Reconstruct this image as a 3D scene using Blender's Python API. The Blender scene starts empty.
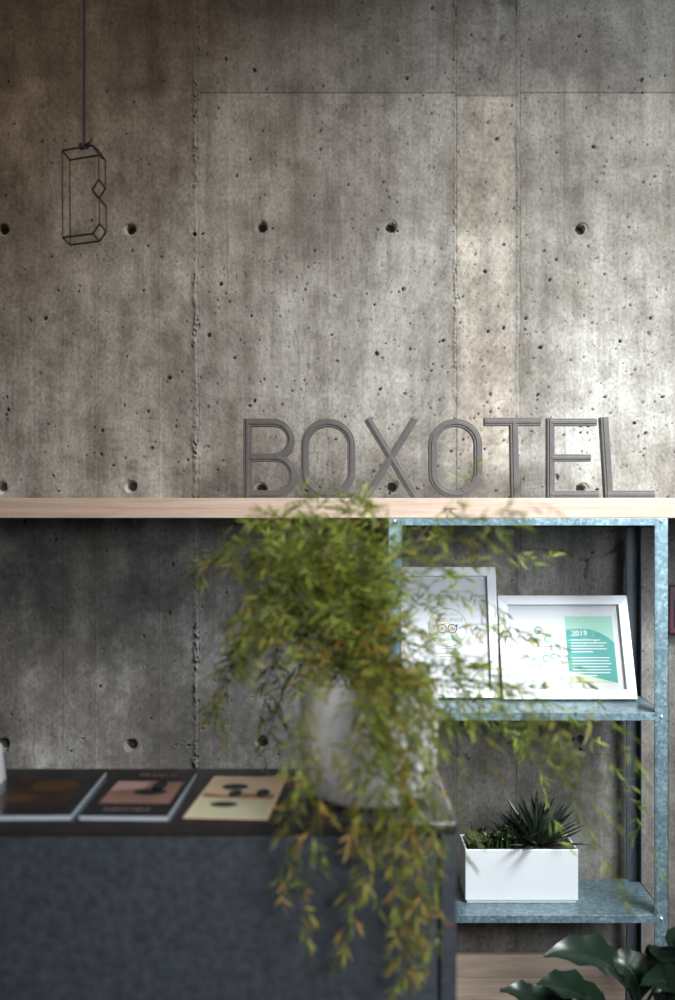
import bpy, math, random
import numpy as np
from mathutils import Vector, Matrix, Quaternion
C = bpy.context.scene.collection
PI = math.pi
F = 1100.0            # focal length in pixels of the 675x1000 frame
HX, HY = 337.5, 505.0  # principal column, eye-level row
EYE = 1.5

# ------------------------------------------------------------------ camera, light, exposure
cd = bpy.data.cameras.new('camera'); cam = bpy.data.objects.new('camera', cd); C.objects.link(cam)
cam.location = (0, 0, EYE); cam.rotation_euler = (PI/2, 0, 0)
cd.sensor_width = 36; cd.sensor_fit = 'AUTO'; cd.lens = F*36/1000
cd.shift_y = (HY-500)/1000
cd.clip_start = .05
cd.dof.use_dof = True; cd.dof.focus_distance = 3.1; cd.dof.aperture_fstop = 1.5
bpy.context.scene.camera = cam

w = bpy.data.worlds.new('world'); bpy.context.scene.world = w; w.use_nodes = True
w.node_tree.nodes['Background'].inputs[0].default_value = (.55, .74, 1.0, 1)
w.node_tree.nodes['Background'].inputs[1].default_value = .055

def area(name, loc, target, sx, sy, power, col, spread=180):
    l = bpy.data.lights.new(name, 'AREA'); l.shape = 'RECTANGLE'; l.size = sx; l.size_y = sy
    l.energy = power; l.color = col; l.spread = math.radians(spread)
    o = bpy.data.objects.new(name, l); C.objects.link(o); o.location = loc
    o.rotation_euler = (Vector(target)-Vector(loc)).to_track_quat('-Z', 'Y').to_euler()
    return o
# daylight from the tall window high on the right
area('window_daylight', (1.60, 1.40, EYE+1.66), (.62, 3.24, EYE-.03), 1.25, .9, 45, (.92, .97, 1.0), 72)
# warm lamps further back in the room, on the left
area('warm_room_lamp', (-1.3, 1.5, EYE+1.9), (-.35, 3.24, EYE+.5), .9, .5, 4.2, (1.0, .66, .42), 80)
area('low_side_window', (1.75, .95, EYE+.30), (.52, 2.9, EYE-.45), .9, 1.0, 6.2, (.80, .90, 1.0), 56)
# soft fill added behind the viewer to brighten counter front and foliage
area('front_fill', (.9, -.5, EYE+.55), (-.1, 1.96, EYE-.85), 1.2, .8, 9.5, (.95, .95, .97), 58)

vs = bpy.context.scene.view_settings
vs.view_transform = 'Standard'; vs.look = 'None'; vs.gamma = 1; vs.use_curve_mapping = False
vs.exposure = 0.0

# ------------------------------------------------------------------ helpers
def P(px, py, d):
    return Vector(((px-HX)/F*d, d, EYE-(py-HY)/F*d))

class MB:
    def __init__(s): s.v = []; s.f = []; s.m = []
    def add(s, vs_, fs, mi=0, mat=None):
        o = len(s.v)
        s.v += [tuple(mat @ Vector(p)) if mat else tuple(p) for p in vs_]
        s.f += [tuple(i+o for i in f) for f in fs]; s.m += [mi]*len(fs)
    def box(s, x0, x1, y0, y1, z0, z1, mi=0, mat=None):
        s.add([(x0,y0,z0),(x1,y0,z0),(x1,y1,z0),(x0,y1,z0),(x0,y0,z1),(x1,y0,z1),(x1,y1,z1),(x0,y1,z1)],
              [(0,3,2,1),(4,5,6,7),(0,1,5,4),(1,2,6,5),(2,3,7,6),(3,0,4,7)], mi, mat)
    def tube(s, pts, r, n=8, mi=0, closed=False):
        pts = [Vector(p) for p in pts]; N = len(pts); rs = r if isinstance(r, (list, tuple)) else [r]*N
        vv = []; prev = None
        for i, p in enumerate(pts):
            a = pts[max(0, i-1)]; b = pts[min(N-1, i+1)]
            if closed: a = pts[i-1]; b = pts[(i+1) % N]
            t = (b-a).normalized()
            if prev is None:
                u = t.orthogonal().normalized()
            else:
                u = (prev - t*prev.dot(t)); u = u.normalized() if u.length > 1e-6 else t.orthogonal().normalized()
            prev = u; w_ = t.cross(u)
            for k in range(n):
                an = 2*PI*k/n; vv.append(p + (u*math.cos(an)+w_*math.sin(an))*rs[i])
        ff = []
        for i in range(N if closed else N-1):
            j = (i+1) % N
            for k in range(n):
                k2 = (k+1) % n; ff.append((i*n+k, i*n+k2, j*n+k2, j*n+k))
        if not closed:
            ff.append(tuple(range(n-1, -1, -1))); ff.append(tuple((N-1)*n+k for k in range(n)))
        s.add(vv, ff, mi)
    def lathe(s, prof, n=48, mi=0, cx=0, cy=0, cap0=False, cap1=False):
        vv = []; ff = []
        for r, z in prof:
            for k in range(n):
                a = 2*PI*k/n; vv.append((cx+r*math.cos(a), cy+r*math.sin(a), z))
        for i in range(len(prof)-1):
            for k in range(n):
                k2 = (k+1) % n; ff.append((i*n+k, i*n+k2, (i+1)*n+k2, (i+1)*n+k))
        if cap0: ff.append(tuple(range(n-1, -1, -1)))
        if cap1: ff.append(tuple((len(prof)-1)*n+k for k in range(n)))
        s.add(vv, ff, mi)
    def disc(s, cx, cz, r, y, n=24, mi=0, r0=0, a0=0, a1=2*PI):
        """flat disc or ring facing -y"""
        vv = []; ff = []
        if r0 <= 0 and a1-a0 > 6.28:
            vv = [(cx+r*math.cos(2*PI*k/n), y, cz+r*math.sin(2*PI*k/n)) for k in range(n)]
            s.add(vv, [tuple(range(n))], mi); return
        for k in range(n+1):
            a = a0+(a1-a0)*k/n
            vv += [(cx+r0*math.cos(a), y, cz+r0*math.sin(a)), (cx+r*math.cos(a), y, cz+r*math.sin(a))]
        for k in range(n): ff.append((2*k, 2*k+1, 2*k+3, 2*k+2))
        s.add(vv, ff, mi)
    def poly(s, pts, y, mi=0): s.add([(a, y, b) for a, b in pts], [tuple(range(len(pts)))], mi)
    def prism(s, pts, y0, y1, mi=0):
        """outline in x,z (counter-clockwise seen from -y) extruded from y0 to y1"""
        n = len(pts)
        vv = [(a, y0, b) for a, b in pts]+[(a, y1, b) for a, b in pts]
        ff = [tuple(range(n)), tuple(range(2*n-1, n-1, -1))]+[(i, i+n, (i+1) % n+n, (i+1) % n) for i in range(n)]
        s.add(vv, ff, mi)
    def stroke(s, pts, wd, y0, y1, closed=False, mi=0):
        """a bar of constant width along a 2-D line (x,z), extruded y0..y1"""
        n = len(pts); L = []; R = []
        for i in range(n):
            p = Vector(pts[i])
            a = Vector(pts[i-1]) if (closed or i > 0) else None
            b = Vector(pts[(i+1) % n]) if (closed or i < n-1) else None
            d1 = (p-a).normalized() if a is not None else (b-p).normalized()
            d2 = (b-p).normalized() if b is not None else d1
            t = (d1+d2).normalized(); nn = Vector((-t.y, t.x))
            k = wd/2/max(.5, nn.dot(Vector((-d1.y, d1.x))))
            L.append(p+nn*k); R.append(p-nn*k)
        vv = [(q.x, y, q.y) for y in (y0, y1) for q in L+R]; ff = []
        for i in range(n if closed else n-1):
            j = (i+1) % n
            ff += [(i, n+i, n+j, j), (2*n+i, 2*n+j, 3*n+j, 3*n+i), (i, j, 2*n+j, 2*n+i), (n+i, 3*n+i, 3*n+j, n+j)]
        if not closed:
            ff += [(0, 2*n, 3*n, n), (n-1, 2*n-1, 4*n-1, 3*n-1)]
        s.add(vv, ff, mi)
    def mesh(s, name, smooth=False):
        me = bpy.data.meshes.new(name); me.from_pydata([tuple(p) for p in s.v], [], s.f)
        for p, m in zip(me.polygons, s.m): p.material_index = m; p.use_smooth = smooth
        return me
    def build(s, name, mats, parent=None, smooth=False, bevel=0, loc=None, fix=True):
        me = s.mesh(name, smooth)
        if fix:
            import bmesh
            bm = bmesh.new(); bm.from_mesh(me)
            bmesh.ops.recalc_face_normals(bm, faces=bm.faces); bm.to_mesh(me); bm.free()
        for m in (mats if isinstance(mats, (list, tuple)) else [mats]): me.materials.append(m)
        o = bpy.data.objects.new(name, me); C.objects.link(o)
        if parent: o.parent = parent
        if loc is not None: o.location = loc
        if bevel:
            b = o.modifiers.new('bevel', 'BEVEL'); b.width = bevel; b.segments = 2; b.limit_method = 'ANGLE'; b.angle_limit = math.radians(40)
        return o

def thing(name, label, cat, loc=(0, 0, 0), rot=(0, 0, 0), group=None):
    o = bpy.data.objects.new(name, None); C.objects.link(o); o.location = loc; o.rotation_euler = rot
    o.empty_display_size = .05
    return tag(o, label, cat, group)
def tag(o, label, cat, group=None):
    o['label'] = label; o['category'] = cat
    if group: o['group'] = group
    return o
def struct(o): o['kind'] = 'structure'; return o

def text_geo(body, size, bold=0):
    cu = bpy.data.curves.new('text', 'FONT'); cu.body = body; cu.size = size; cu.align_x = 'CENTER'; cu.offset = bold
    cu.resolution_u = 3
    ob = bpy.data.objects.new('text', cu); C.objects.link(ob)
    bpy.context.view_layer.update()
    me = bpy.data.meshes.new_from_object(ob.evaluated_get(bpy.context.evaluated_depsgraph_get()))
    vv = [v.co.copy() for v in me.vertices]; ff = [tuple(p.vertices) for p in me.polygons]
    bpy.data.objects.remove(ob); bpy.data.meshes.remove(me); bpy.data.curves.remove(cu)
    return vv, ff

# ------------------------------------------------------------------ materials
def newmat(name):
    m = bpy.data.materials.new(name); m.use_nodes = True
    nt = m.node_tree; return m, nt, nt.nodes['Principled BSDF']
def N(nt, t, **kw):
    n = nt.nodes.new(t)
    for k, v in kw.items():
        if k in n.inputs: n.inputs[k].default_value = v
        else: setattr(n, k, v)
    return n
def plain(name, col, rough=.5, metal=0, var=.06, scale=30, bump=0, spec=.5, coat=0):
    m, nt, b = newmat(name)
    b.inputs['Roughness'].default_value = rough; b.inputs['Metallic'].default_value = metal
    b.inputs['Specular IOR Level'].default_value = spec; b.inputs['Coat Weight'].default_value = coat
    tc = N(nt, 'ShaderNodeTexCoord'); no = N(nt, 'ShaderNodeTexNoise', Scale=scale, Detail=4.0)
    nt.links.new(tc.outputs['Object'], no.inputs['Vector'])
    mx = N(nt, 'ShaderNodeMix', data_type='RGBA')
    mx.inputs[6].default_value = (*[c*(1-var) for c in col], 1); mx.inputs[7].default_value = (*[min(1, c*(1+var)) for c in col], 1)
    nt.links.new(no.outputs['Fac'], mx.inputs[0]); nt.links.new(mx.outputs[2], b.inputs['Base Color'])
    if bump:
        bp = N(nt, 'ShaderNodeBump', Strength=bump, Distance=.002); nt.links.new(no.outputs['Fac'], bp.inputs['Height'])
        nt.links.new(bp.outputs[0], b.inputs['Normal'])
    return m
def ramp(nt, stops):
    r = N(nt, 'ShaderNodeValToRGB'); e = r.color_ramp.elements
    while len(e) > 1: e.remove(e[-1])
    e[0].position = stops[0][0]; e[0].color = (*stops[0][1], 1)
    for p, c in stops[1:]:
        k = e.new(p); k.color = (*c, 1)
    return r
def mapping(nt, scale):
    tc = N(nt, 'ShaderNodeTexCoord'); mp = N(nt, 'ShaderNodeMapping'); mp.inputs['Scale'].default_value = scale
    nt.links.new(tc.outputs['Object'], mp.inputs['Vector']); return mp
def mixc(nt, a, b, fac, mode='MIX'):
    m = N(nt, 'ShaderNodeMix', data_type='RGBA', blend_type=mode)
    for s, v in ((6, a), (7, b), (0, fac)):
        if isinstance(v, bpy.types.NodeSocket): nt.links.new(v, m.inputs[s])
        elif s == 0: m.inputs[0].default_value = v
        else: m.inputs[s].default_value = (*v, 1)
    return m.outputs[2]
def fmath(nt, op, a, b=0.0, c=None):
    m = N(nt, 'ShaderNodeMath', operation=op)
    for i, v in enumerate((a, b) if c is None else (a, b, c)):
        if isinstance(v, bpy.types.NodeSocket): nt.links.new(v, m.inputs[i])
        else: m.inputs[i].default_value = v
    return m.outputs[0]

def concrete_wall_mat():
    m, nt, b = newmat('cast_concrete')
    tc = N(nt, 'ShaderNodeTexCoord'); O = tc.outputs['Object']
    def noise(scale, det=5, sc=(1, 1, 1), rough=.55):
        mp = N(nt, 'ShaderNodeMapping'); mp.inputs['Scale'].default_value = sc; nt.links.new(O, mp.inputs[0])
        n = N(nt, 'ShaderNodeTexNoise', Scale=scale, Detail=float(det), Roughness=rough); nt.links.new(mp.outputs[0], n.inputs['Vector']); return n.outputs['Fac']
    big = ramp(nt, [(.3, (.095, .082, .068)), (.5, (.20, .187, .168)), (.70, (.325, .320, .298))]); nt.links.new(noise(2.3, 9, (1, 1, .75), .62), big.inputs[0])
    col = big.outputs[0]
    # vertical board-form streaks and fine mottling
    st = ramp(nt, [(.33, (.70, .68, .66)), (.52, (1, 1, 1)), (.72, (1.16, 1.16, 1.15))]); nt.links.new(noise(11, 8, (1.6, 1, .13), .68), st.inputs[0])
    col = mixc(nt, col, st.outputs[0], .9, 'MULTIPLY')
    st2 = ramp(nt, [(.38, (.80, .79, .77)), (.55, (1.03, 1.03, 1.02))]); nt.links.new(noise(60, 4, (1.3, 1, .06), .6), st2.inputs[0])
    col = mixc(nt, col, st2.outputs[0], .32, 'MULTIPLY')
    fine = ramp(nt, [(.33, (.50, .49, .48)), (.5, (1, 1, 1)), (.70, (1.45, 1.45, 1.43))]); nt.links.new(noise(110, 5, (1, 1, .8), .6), fine.inputs[0])
    col = mixc(nt, col, fine.outputs[0], .55, 'MULTIPLY')
    mid = ramp(nt, [(.36, (.68, .66, .63)), (.6, (1.14, 1.14, 1.13))]); nt.links.new(noise(14, 8, (1, 1, .8), .65), mid.inputs[0])
    col = mixc(nt, col, mid.outputs[0], .85, 'MULTIPLY')
    # attributes written on the mesh: pale patch of newer concrete, pale lime bloom, dirt plus painted pit shade
    def attr(n): a = N(nt, 'ShaderNodeAttribute'); a.attribute_name = n; return a.outputs['Fac']
    col = mixc(nt, col, (1.28, 1.20, 1.13), attr('patch'), 'MULTIPLY')
    col = mixc(nt, col, (1.45, 1.48, 1.48), attr('bloom'), 'MULTIPLY')
    spot = fmath(nt, 'MULTIPLY', attr('dirt_shade'), fmath(nt, 'ADD', .35, noise(45, 5, (1, 1, 1), .7)))
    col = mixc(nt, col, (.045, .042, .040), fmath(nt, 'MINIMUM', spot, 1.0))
    # pin holes, the dark of their insides painted into the colour
    vo = N(nt, 'ShaderNodeTexVoronoi', Scale=70.0); nt.links.new(O, vo.inputs['Vector'])
    sel = N(nt, 'ShaderNodeSeparateColor'); nt.links.new(vo.outputs['Color'], sel.inputs[0])
    rr = fmath(nt, 'MULTIPLY', fmath(nt, 'SUBTRACT', sel.outputs[0], .80), 1.1)
    pin = fmath(nt, 'LESS_THAN', vo.outputs['Distance'], rr)
    col = mixc(nt, col, (.05, .045, .04), fmath(nt, 'MULTIPLY', pin, .75))
    nt.links.new(col, b.inputs['Base Color'])
    b.inputs['Roughness'].default_value = .82; b.inputs['Specular IOR Level'].default_value = .3
    h = fmath(nt, 'ADD', fmath(nt, 'MULTIPLY', noise(85, 6, (1, 1, 1), .7), .5), fmath(nt, 'MULTIPLY', pin, -.6))
    h = fmath(nt, 'ADD', h, noise(18, 6, (1.2, 1, .3)))
    bp = N(nt, 'ShaderNodeBump', Strength=.55, Distance=.004); nt.links.new(h, bp.inputs['Height']); nt.links.new(bp.outputs[0], b.inputs['Normal'])
    return m

def wood_mat(name, c0, c1, scale=(1.1, 14, 30), rough=.5, plank=None):
    m, nt, b = newmat(name); mp = mapping(nt, scale)
    n1 = N(nt, 'ShaderNodeTexNoise', Scale=2.2, Detail=7.0, Distortion=.9); nt.links.new(mp.outputs[0], n1.inputs['Vector'])
    r = ramp(nt, [(.32, c0), (.5, tuple((a+b_)/2 for a, b_ in zip(c0, c1))), (.68, c1)]); nt.links.new(n1.outputs['Fac'], r.inputs[0])
    n2 = N(nt, 'ShaderNodeTexNoise', Scale=16.0, Detail=3.0); nt.links.new(mp.outputs[0], n2.inputs['Vector'])
    r2 = ramp(nt, [(.35, (.86, .84, .82)), (.6, (1, 1, 1))]); nt.links.new(n2.outputs['Fac'], r2.inputs[0])
    nt.links.new(mixc(nt, r.outputs[0], r2.outputs[0], .7, 'MULTIPLY'), b.inputs['Base Color'])
    b.inputs['Roughness'].default_value = rough
    bp = N(nt, 'ShaderNodeBump', Strength=.2, Distance=.002); nt.links.new(n2.outputs['Fac'], bp.inputs['Height']); nt.links.new(bp.outputs[0], b.inputs['Normal'])
    return m
def galvanised():
    m, nt, b = newmat('galvanised_steel'); mp = mapping(nt, (1, 1, 1))
    v = N(nt, 'ShaderNodeTexVoronoi', Scale=130.0); nt.links.new(mp.outputs[0], v.inputs['Vector'])
    s = N(nt, 'ShaderNodeSeparateColor'); nt.links.new(v.outputs['Color'], s.inputs[0])
    r = ramp(nt, [(0, (.105, .165, .185)), (.6, (.15, .225, .25)), (1, (.24, .325, .35))]); nt.links.new(s.outputs[0], r.inputs[0])
    n = N(nt, 'ShaderNodeTexNoise', Scale=7.0, Detail=5.0); nt.links.new(mp.outputs[0], n.inputs['Vector'])
    r2 = ramp(nt, [(.35, (.72, .76, .78)), (.65, (1.1, 1.1, 1.1))]); nt.links.new(n.outputs['Fac'], r2.inputs[0])
    nt.links.new(mixc(nt, r.outputs[0], r2.outputs[0], 1.0, 'MULTIPLY'), b.inputs['Base Color'])
    b.inputs['Metallic'].default_value = .45
    rr = fmath(nt, 'ADD', fmath(nt, 'MULTIPLY', s.outputs[1], .15), .33); nt.links.new(rr, b.inputs['Roughness'])
    return m
def leaf_mat(name, c0, c1, trans=.35, rough=.45):
    m, nt, b = newmat(name)
    g = N(nt, 'ShaderNodeNewGeometry'); r = ramp(nt, [(0, c0), (1, c1)]); nt.links.new(g.outputs['Random Per Island'], r.inputs[0])
    nt.links.new(r.outputs[0], b.inputs['Base Color']); b.inputs['Roughness'].default_value = rough
    t = N(nt, 'ShaderNodeBsdfTranslucent'); nt.links.new(r.outputs[0], t.inputs[0])
    mx = N(nt, 'ShaderNodeMixShader'); mx.inputs[0].default_value = trans
    nt.links.new(b.outputs[0], mx.inputs[1]); nt.links.new(t.outputs[0], mx.inputs[2])
    nt.links.new(mx.outputs[0], nt.nodes['Material Output'].inputs[0])
    return m
def glass_mat():
    m, nt, b = newmat('frame_glass')
    t = N(nt, 'ShaderNodeBsdfTransparent'); g = N(nt, 'ShaderNodeBsdfGlossy', Roughness=.03)
    fr = N(nt, 'ShaderNodeFresnel', IOR=1.035); mx = N(nt, 'ShaderNodeMixShader')
    nt.links.new(fr.outputs[0], mx.inputs[0]); nt.links.new(t.outputs[0], mx.inputs[1]); nt.links.new(g.outputs[0], mx.inputs[2])
    nt.links.new(mx.outputs[0], nt.nodes['Material Output'].inputs[0]); return m

M_wall = concrete_wall_mat()
M_board = wood_mat('pale_oak', (.33, .235, .175), (.46, .35, .275))
M_boxwood = wood_mat('pine_plank', (.42, .30, .22), (.56, .43, .33), (1.0, 10, 26))
M_galv = galvanised()
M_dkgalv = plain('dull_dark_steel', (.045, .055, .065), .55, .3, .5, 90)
M_letter = plain('blackened_steel_letter', (.070, .061, .057), .5, .35, .35, 45, .4)
M_white = plain('white_painted_wood', (.64, .65, .66), .4, 0, .02)
M_paper = plain('white_paper', (.47, .48, .49), .8, 0, .01)
M_mount = plain('white_mount_card', (.45, .46, .47), .9, 0, .01)
M_mint = plain('mint_print', (.22, .40, .32), .7, 0, .03)
M_teal = plain('teal_print', (.045, .235, .205), .7, 0, .03)
M_sand = plain('sand_print', (.38, .40, .29), .7, 0, .03)
M_ink = plain('black_ink', (.02, .02, .02), .7, 0, 0)
M_greyink = plain('grey_ink', (.20, .22, .22), .7, 0, 0)
M_gold = plain('yellow_ink', (.62, .42, .05), .7, 0, 0)
M_green = plain('green_ink', (.10, .40, .20), .7, 0, 0)
M_glass = glass_mat()
M_ceramic = plain('white_glazed_ceramic', (.50, .52, .53), .25, 0, .02, 8)
M_pot = plain('matt_white_pot', (.88, .87, .86), .5, 0, .04, 9)
M_soil = plain('potting_soil', (.035, .025, .018), .95, 0, .5, 120, 1)
M_cnt = plain('dark_slate_counter', (.032, .040, .049), .62, 0, .9, 60, .5)
M_cnttop = plain('smoked_counter_top', (.030, .025, .023), .13, 0, .35, 18)
M_wire = plain('black_wire', (.012, .012, .016), .45, .3, 0)
M_cord = plain('navy_cord', (.010, .014, .035), .7, 0, .2, 400)
M_red = plain('dark_red_plastic', (.07, .010, .022), .4, 0, .1)
M_bolt = plain('zinc_bolt', (.62, .70, .74), .3, .8, 0)
M_floor = plain('screed_floor', (.16, .155, .15), .6, 0, .25, 5)
M_ceil = plain('ceiling_plaster', (.12, .11, .10), .9, 0, .1, 4)
M_ltgrn = leaf_mat('leaf_green', (.17, .24, .022), (.38, .44, .06))
M_dkgrn = leaf_mat('leaf_olive', (.065, .095, .014), (.17, .20, .03))
M_yel = leaf_mat('leaf_yellowed', (.26, .24, .03), (.44, .36, .06))
M_org = leaf_mat('leaf_dry', (.40, .23, .04), (.55, .34, .08))
M_stem = plain('fern_stem', (.10, .10, .03), .6, 0, .3)
M_agave = leaf_mat('dark_succulent', (.006, .011, .007), (.020, .034, .018), .08, .35)
M_jade = leaf_mat('jade_succulent', (.010, .018, .007), (.04, .06, .02), .08, .3)
M_broad = plain('broad_leaf', (.008, .018, .010), .30, 0, .5, 12)
M_vein = plain('pale_leaf_rib', (.03, .06, .03), .4, 0, .1)
M_terra = plain('dark_planter', (.05, .05, .05), .6, 0, .1)

# ------------------------------------------------------------------ concrete wall with real seams, tie holes and pits
WD = 3.24
def wx(px): return (px-HX)/F*WD
def wz(py): return -(py-HY)/F*WD          # relative to eye level
def build_wall():
    rng = np.random.default_rng(4)
    def axis(lo, hi, a, b, fine, coarse, dense):
        xs = [np.arange(lo, a, coarse), np.arange(a, b, fine), np.arange(b, hi+1e-6, coarse)]
        for c, r, st in dense: xs.append(np.arange(c-r, c+r, st))
        x = np.unique(np.round(np.concatenate(xs), 5)); keep = [x[0]]
        for v in x[1:]:
            if v-keep[-1] > .0011: keep.append(v)
        keep[-1] = hi
        return np.array(keep)
    hcols = [wx(p) for p in (-129, 2, 131, 262, 392, 582, 712)]; hrows = [wz(p) for p in (-28, 229, 488, 743)]
    X = axis(-2.4, 2.4, -1.06, 1.06, .0030, .04, [(c, .02, .0018) for c in hcols]+[(wx(197), .016, .002), (wx(455), .01, .002), (wx(518), .012, .002)])
    Z = axis(-EYE, 2.4, -.80, 1.53, .0032, .04, [(c, .02, .0018) for c in hrows]+[(wz(93), .006, .0015)])
    nx, nz = len(X), len(Z); XX, ZZ = np.meshgrid(X, Z)
    def vnoise(x, z, s, seed):
        g = np.random.default_rng(seed).random((257, 257)); u = x*s+61.3; v = z*s+57.7
        i = np.floor(u).astype(int); j = np.floor(v).astype(int); fu = u-i; fv = v-j
        fu = fu*fu*(3-2*fu); fv = fv*fv*(3-2*fv); i %= 256; j %= 256
        return (g[j, i]*(1-fu)+g[j, i+1]*fu)*(1-fv)+(g[j+1, i]*(1-fu)+g[j+1, i+1]*fu)*fv
    D = np.zeros_like(XX); dirt_shade = np.zeros_like(XX); patch = np.zeros_like(XX); bloom = np.zeros_like(XX)
    D += (vnoise(XX, ZZ, 9, 1)-.5)*.0025 + (vnoise(XX, ZZ, 40, 2)-.5)*.0012
    # slightly proud strip and other form panels
    strip = (XX > wx(456)) & (XX < wx(518))
    D += np.where(strip, -.003, 0); D += np.where(XX < wx(197), -.002, 0)
    pw = np.clip((ZZ*-1+wz(94))/.004, 0, 1)*np.where(ZZ > wz(505), 1, np.clip(1-(wz(505)-ZZ)/.05, .35, 1))
    wobx = (vnoise(XX, ZZ, 30, 41)-.5)*.012
    e = np.clip((XX+wobx-wx(457))/.010, 0, 1)*np.clip((wx(516)-XX-wobx)/.012, 0, 1)
    patch = e*pw*(.35+.45*vnoise(XX, ZZ, 6, 3)+.45*vnoise(XX, ZZ, 25, 4))
    # ragged vertical seams
    bloomS = []
    def seam(px, amp, wd, prom, seed, wob=.004, zlo=-9, zhi=9):
        nonlocal D, dirt_shade
        c = wx(px)+(vnoise(ZZ, ZZ*0, 14, seed)-.5)*wob*2
        t = np.abs(XX-c); k = np.exp(-(t/wd)**2)*((ZZ > zlo) & (ZZ < zhi))
        n1 = vnoise(XX, ZZ, 190, seed+1); n2 = vnoise(XX*.6, ZZ, 70, seed+2); act = np.clip(vnoise(ZZ*0+seed, ZZ, 7, seed+3)*1.8-.3, .35, 1)
        D -= k*prom*(n2*1.1)*act                                   # ridge of leaked grout towards the room
        cut = np.clip(n1*n2*3.2-1.0, 0, 1)*np.exp(-(t/(wd*.9))**2)*((ZZ > zlo) & (ZZ < zhi))
        D += cut*amp*act; dirt_shade = np.maximum(dirt_shade, cut*act*.9)
        bloomS.append(np.exp(-(t/(wd*.6))**2)*np.clip(n2*1.6-.5, 0, 1)*act*.8)
        line = np.exp(-((XX-c-wd*.9)/.0012)**2); D += line*.003; dirt_shade = np.maximum(dirt_shade, line*.35*((ZZ > zlo) & (ZZ < zhi)))
    seam(196, .018, .008, .014, 11); seam(455, .010, .0042, .008, 21, .0018); seam(518, .012, .0055, .009, 31, .003)
    for px, a in ((36, .25), (96, .3), (228, .25), (430, .35), (329, .18), (618, .22), (64, .2), (160, .2), (300, .15), (565, .2)):
        l = np.exp(-((XX-wx(px)-(vnoise(ZZ, ZZ, 3, px)-.5)*.003)/.0014)**2); D -= l*.0012; dirt_shade = np.maximum(dirt_shade, l*a*vnoise(XX, ZZ, 5, px+1))
    zl = wz(93)-np.where(strip, wz(90)-wz(93), 0)
    l = np.exp(-((ZZ-zl)/.0022)**2)*(XX > wx(197)); D += l*.004; dirt_shade = np.maximum(dirt_shade, l*np.where(strip, .75, .35))
    # dark blotches
    def blotch(px, py, rx, ry, a, seed, s=30):
        nonlocal dirt_shade
        k = np.exp(-(((XX-wx(px))/(rx*WD/F))**2+((ZZ-wz(py))/(ry*WD/F))**2))
        n = np.clip(vnoise(XX, ZZ, s, seed)*1.3+vnoise(XX, ZZ, s*3, seed+1)*.9-.75, 0, 1)
        dirt_shade = np.maximum(dirt_shade, np.clip(k*n*a*1.4, 0, .85))
    blotch(490, 55, 26, 34, .95, 51); blotch(505, 10, 30, 24, .8, 52); blotch(470, 30, 20, 60, .35, 53)
    dirt_shade = np.maximum(dirt_shade, e*(ZZ > wz(94))*.10)
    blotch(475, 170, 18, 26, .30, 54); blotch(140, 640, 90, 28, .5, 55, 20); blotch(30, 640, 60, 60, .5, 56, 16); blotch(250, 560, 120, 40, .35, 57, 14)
    blotch(230, 15, 80, 20, .5, 58); blotch(70, 40, 90, 70, .35, 60, 12); blotch(180, 235, 26, 150, .3, 61, 25); blotch(330, 230, 30, 40, .25, 62)
    blotch(560, 60, 60, 50, .3, 63, 14); blotch(620, 200, 20, 100, .2, 64); blotch(430, 330, 14, 140, .3, 65); blotch(540, 300, 20, 120, .25, 66, 18)
    for px, py, rx, ry, a in ((125, 690, 22, 60, .8), (120, 340, 40, 70, .30), (610, 350, 30, 130, .45), (180, 556, 130, 5, .35), (20, 590, 14, 50, .35),
                              (560, 640, 60, 60, .25), (650, 600, 20, 200, .5), (545, 230, 26, 60, .25), (370, 170, 40, 60, .18)):
        bloom = np.maximum(bloom, np.exp(-(((XX-wx(px))/(rx*WD/F))**2+((ZZ-wz(py))/(ry*WD/F))**2))*a*(.5+.9*vnoise(XX*1.5, ZZ*.6, 16, 71)))
    dirt_shade = np.maximum(dirt_shade, np.clip((ZZ-wz(96))/.02, 0, 1)*(.14+.45*vnoise(XX, ZZ, 7, 81)))  # concrete darker and mottled above the upper seam
    dirt_shade = np.maximum(dirt_shade, np.clip((wz(530)-ZZ)/.05, 0, 1)*np.clip((wx(400)-XX)/.15, .35, 1)*np.clip(vnoise(XX*1.2, ZZ*.8, 5, 82)*.8+vnoise(XX, ZZ*.7, 19, 83)*.5+vnoise(XX, ZZ, 60, 84)*.25-.16, 0, .80)*1.15)  # concrete darker and mottled below the board, most at left
    for q_ in bloomS: bloom = np.maximum(bloom, q_)
    # spalled crack in the shelf bay
    for k_, (x0, y0, x1, y1) in enumerate(((520, 549, 560, 551), (560, 551, 586, 562), (586, 562, 584, 578), (586, 560, 612, 552), (612, 552, 634, 530))):
        ax, az, bx_, bz = wx(x0), wz(y0), wx(x1), wz(y1); L2 = (bx_-ax)**2+(bz-az)**2
        t = np.clip(((XX-ax)*(bx_-ax)+(ZZ-az)*(bz-az))/L2, 0, 1); dd = np.hypot(XX-ax-t*(bx_-ax), ZZ-az-t*(bz-az))
        wdt = .006 if k_ in (1, 2) else .003
        k = np.exp(-(dd/wdt)**2)*(.4+vnoise(XX, ZZ, 120, 90+k_)); D += k*.008; dirt_shade = np.maximum(dirt_shade, k*.6)
    # tie holes
    for i, cx in enumerate(hcols):
        for j, cz in enumerate(hrows):
            ox, oz = rng.uniform(-.006, .006, 2)
            if i == 2 and j == 1: ox = oz = 0
            r = np.hypot(XX-cx-ox, ZZ-cz-oz); R = .0150
            D = np.where(r < R, .034-.004*np.clip((r-.006)/.006, 0, 1), D+np.exp(-((r-R)/.004)**2)*.0025)
            dirt_shade = np.where(r < R*.75, .8, dirt_shade)
            a = np.arctan2(ZZ-cz-oz, XX-cx-ox); ch = (r > R) & (r < R+.007*np.clip(np.sin(a*1+2.4+i)+.1, 0, 1)); D = np.where(ch, .005, D)
            bloom = np.where(ch, 1, bloom)
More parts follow.
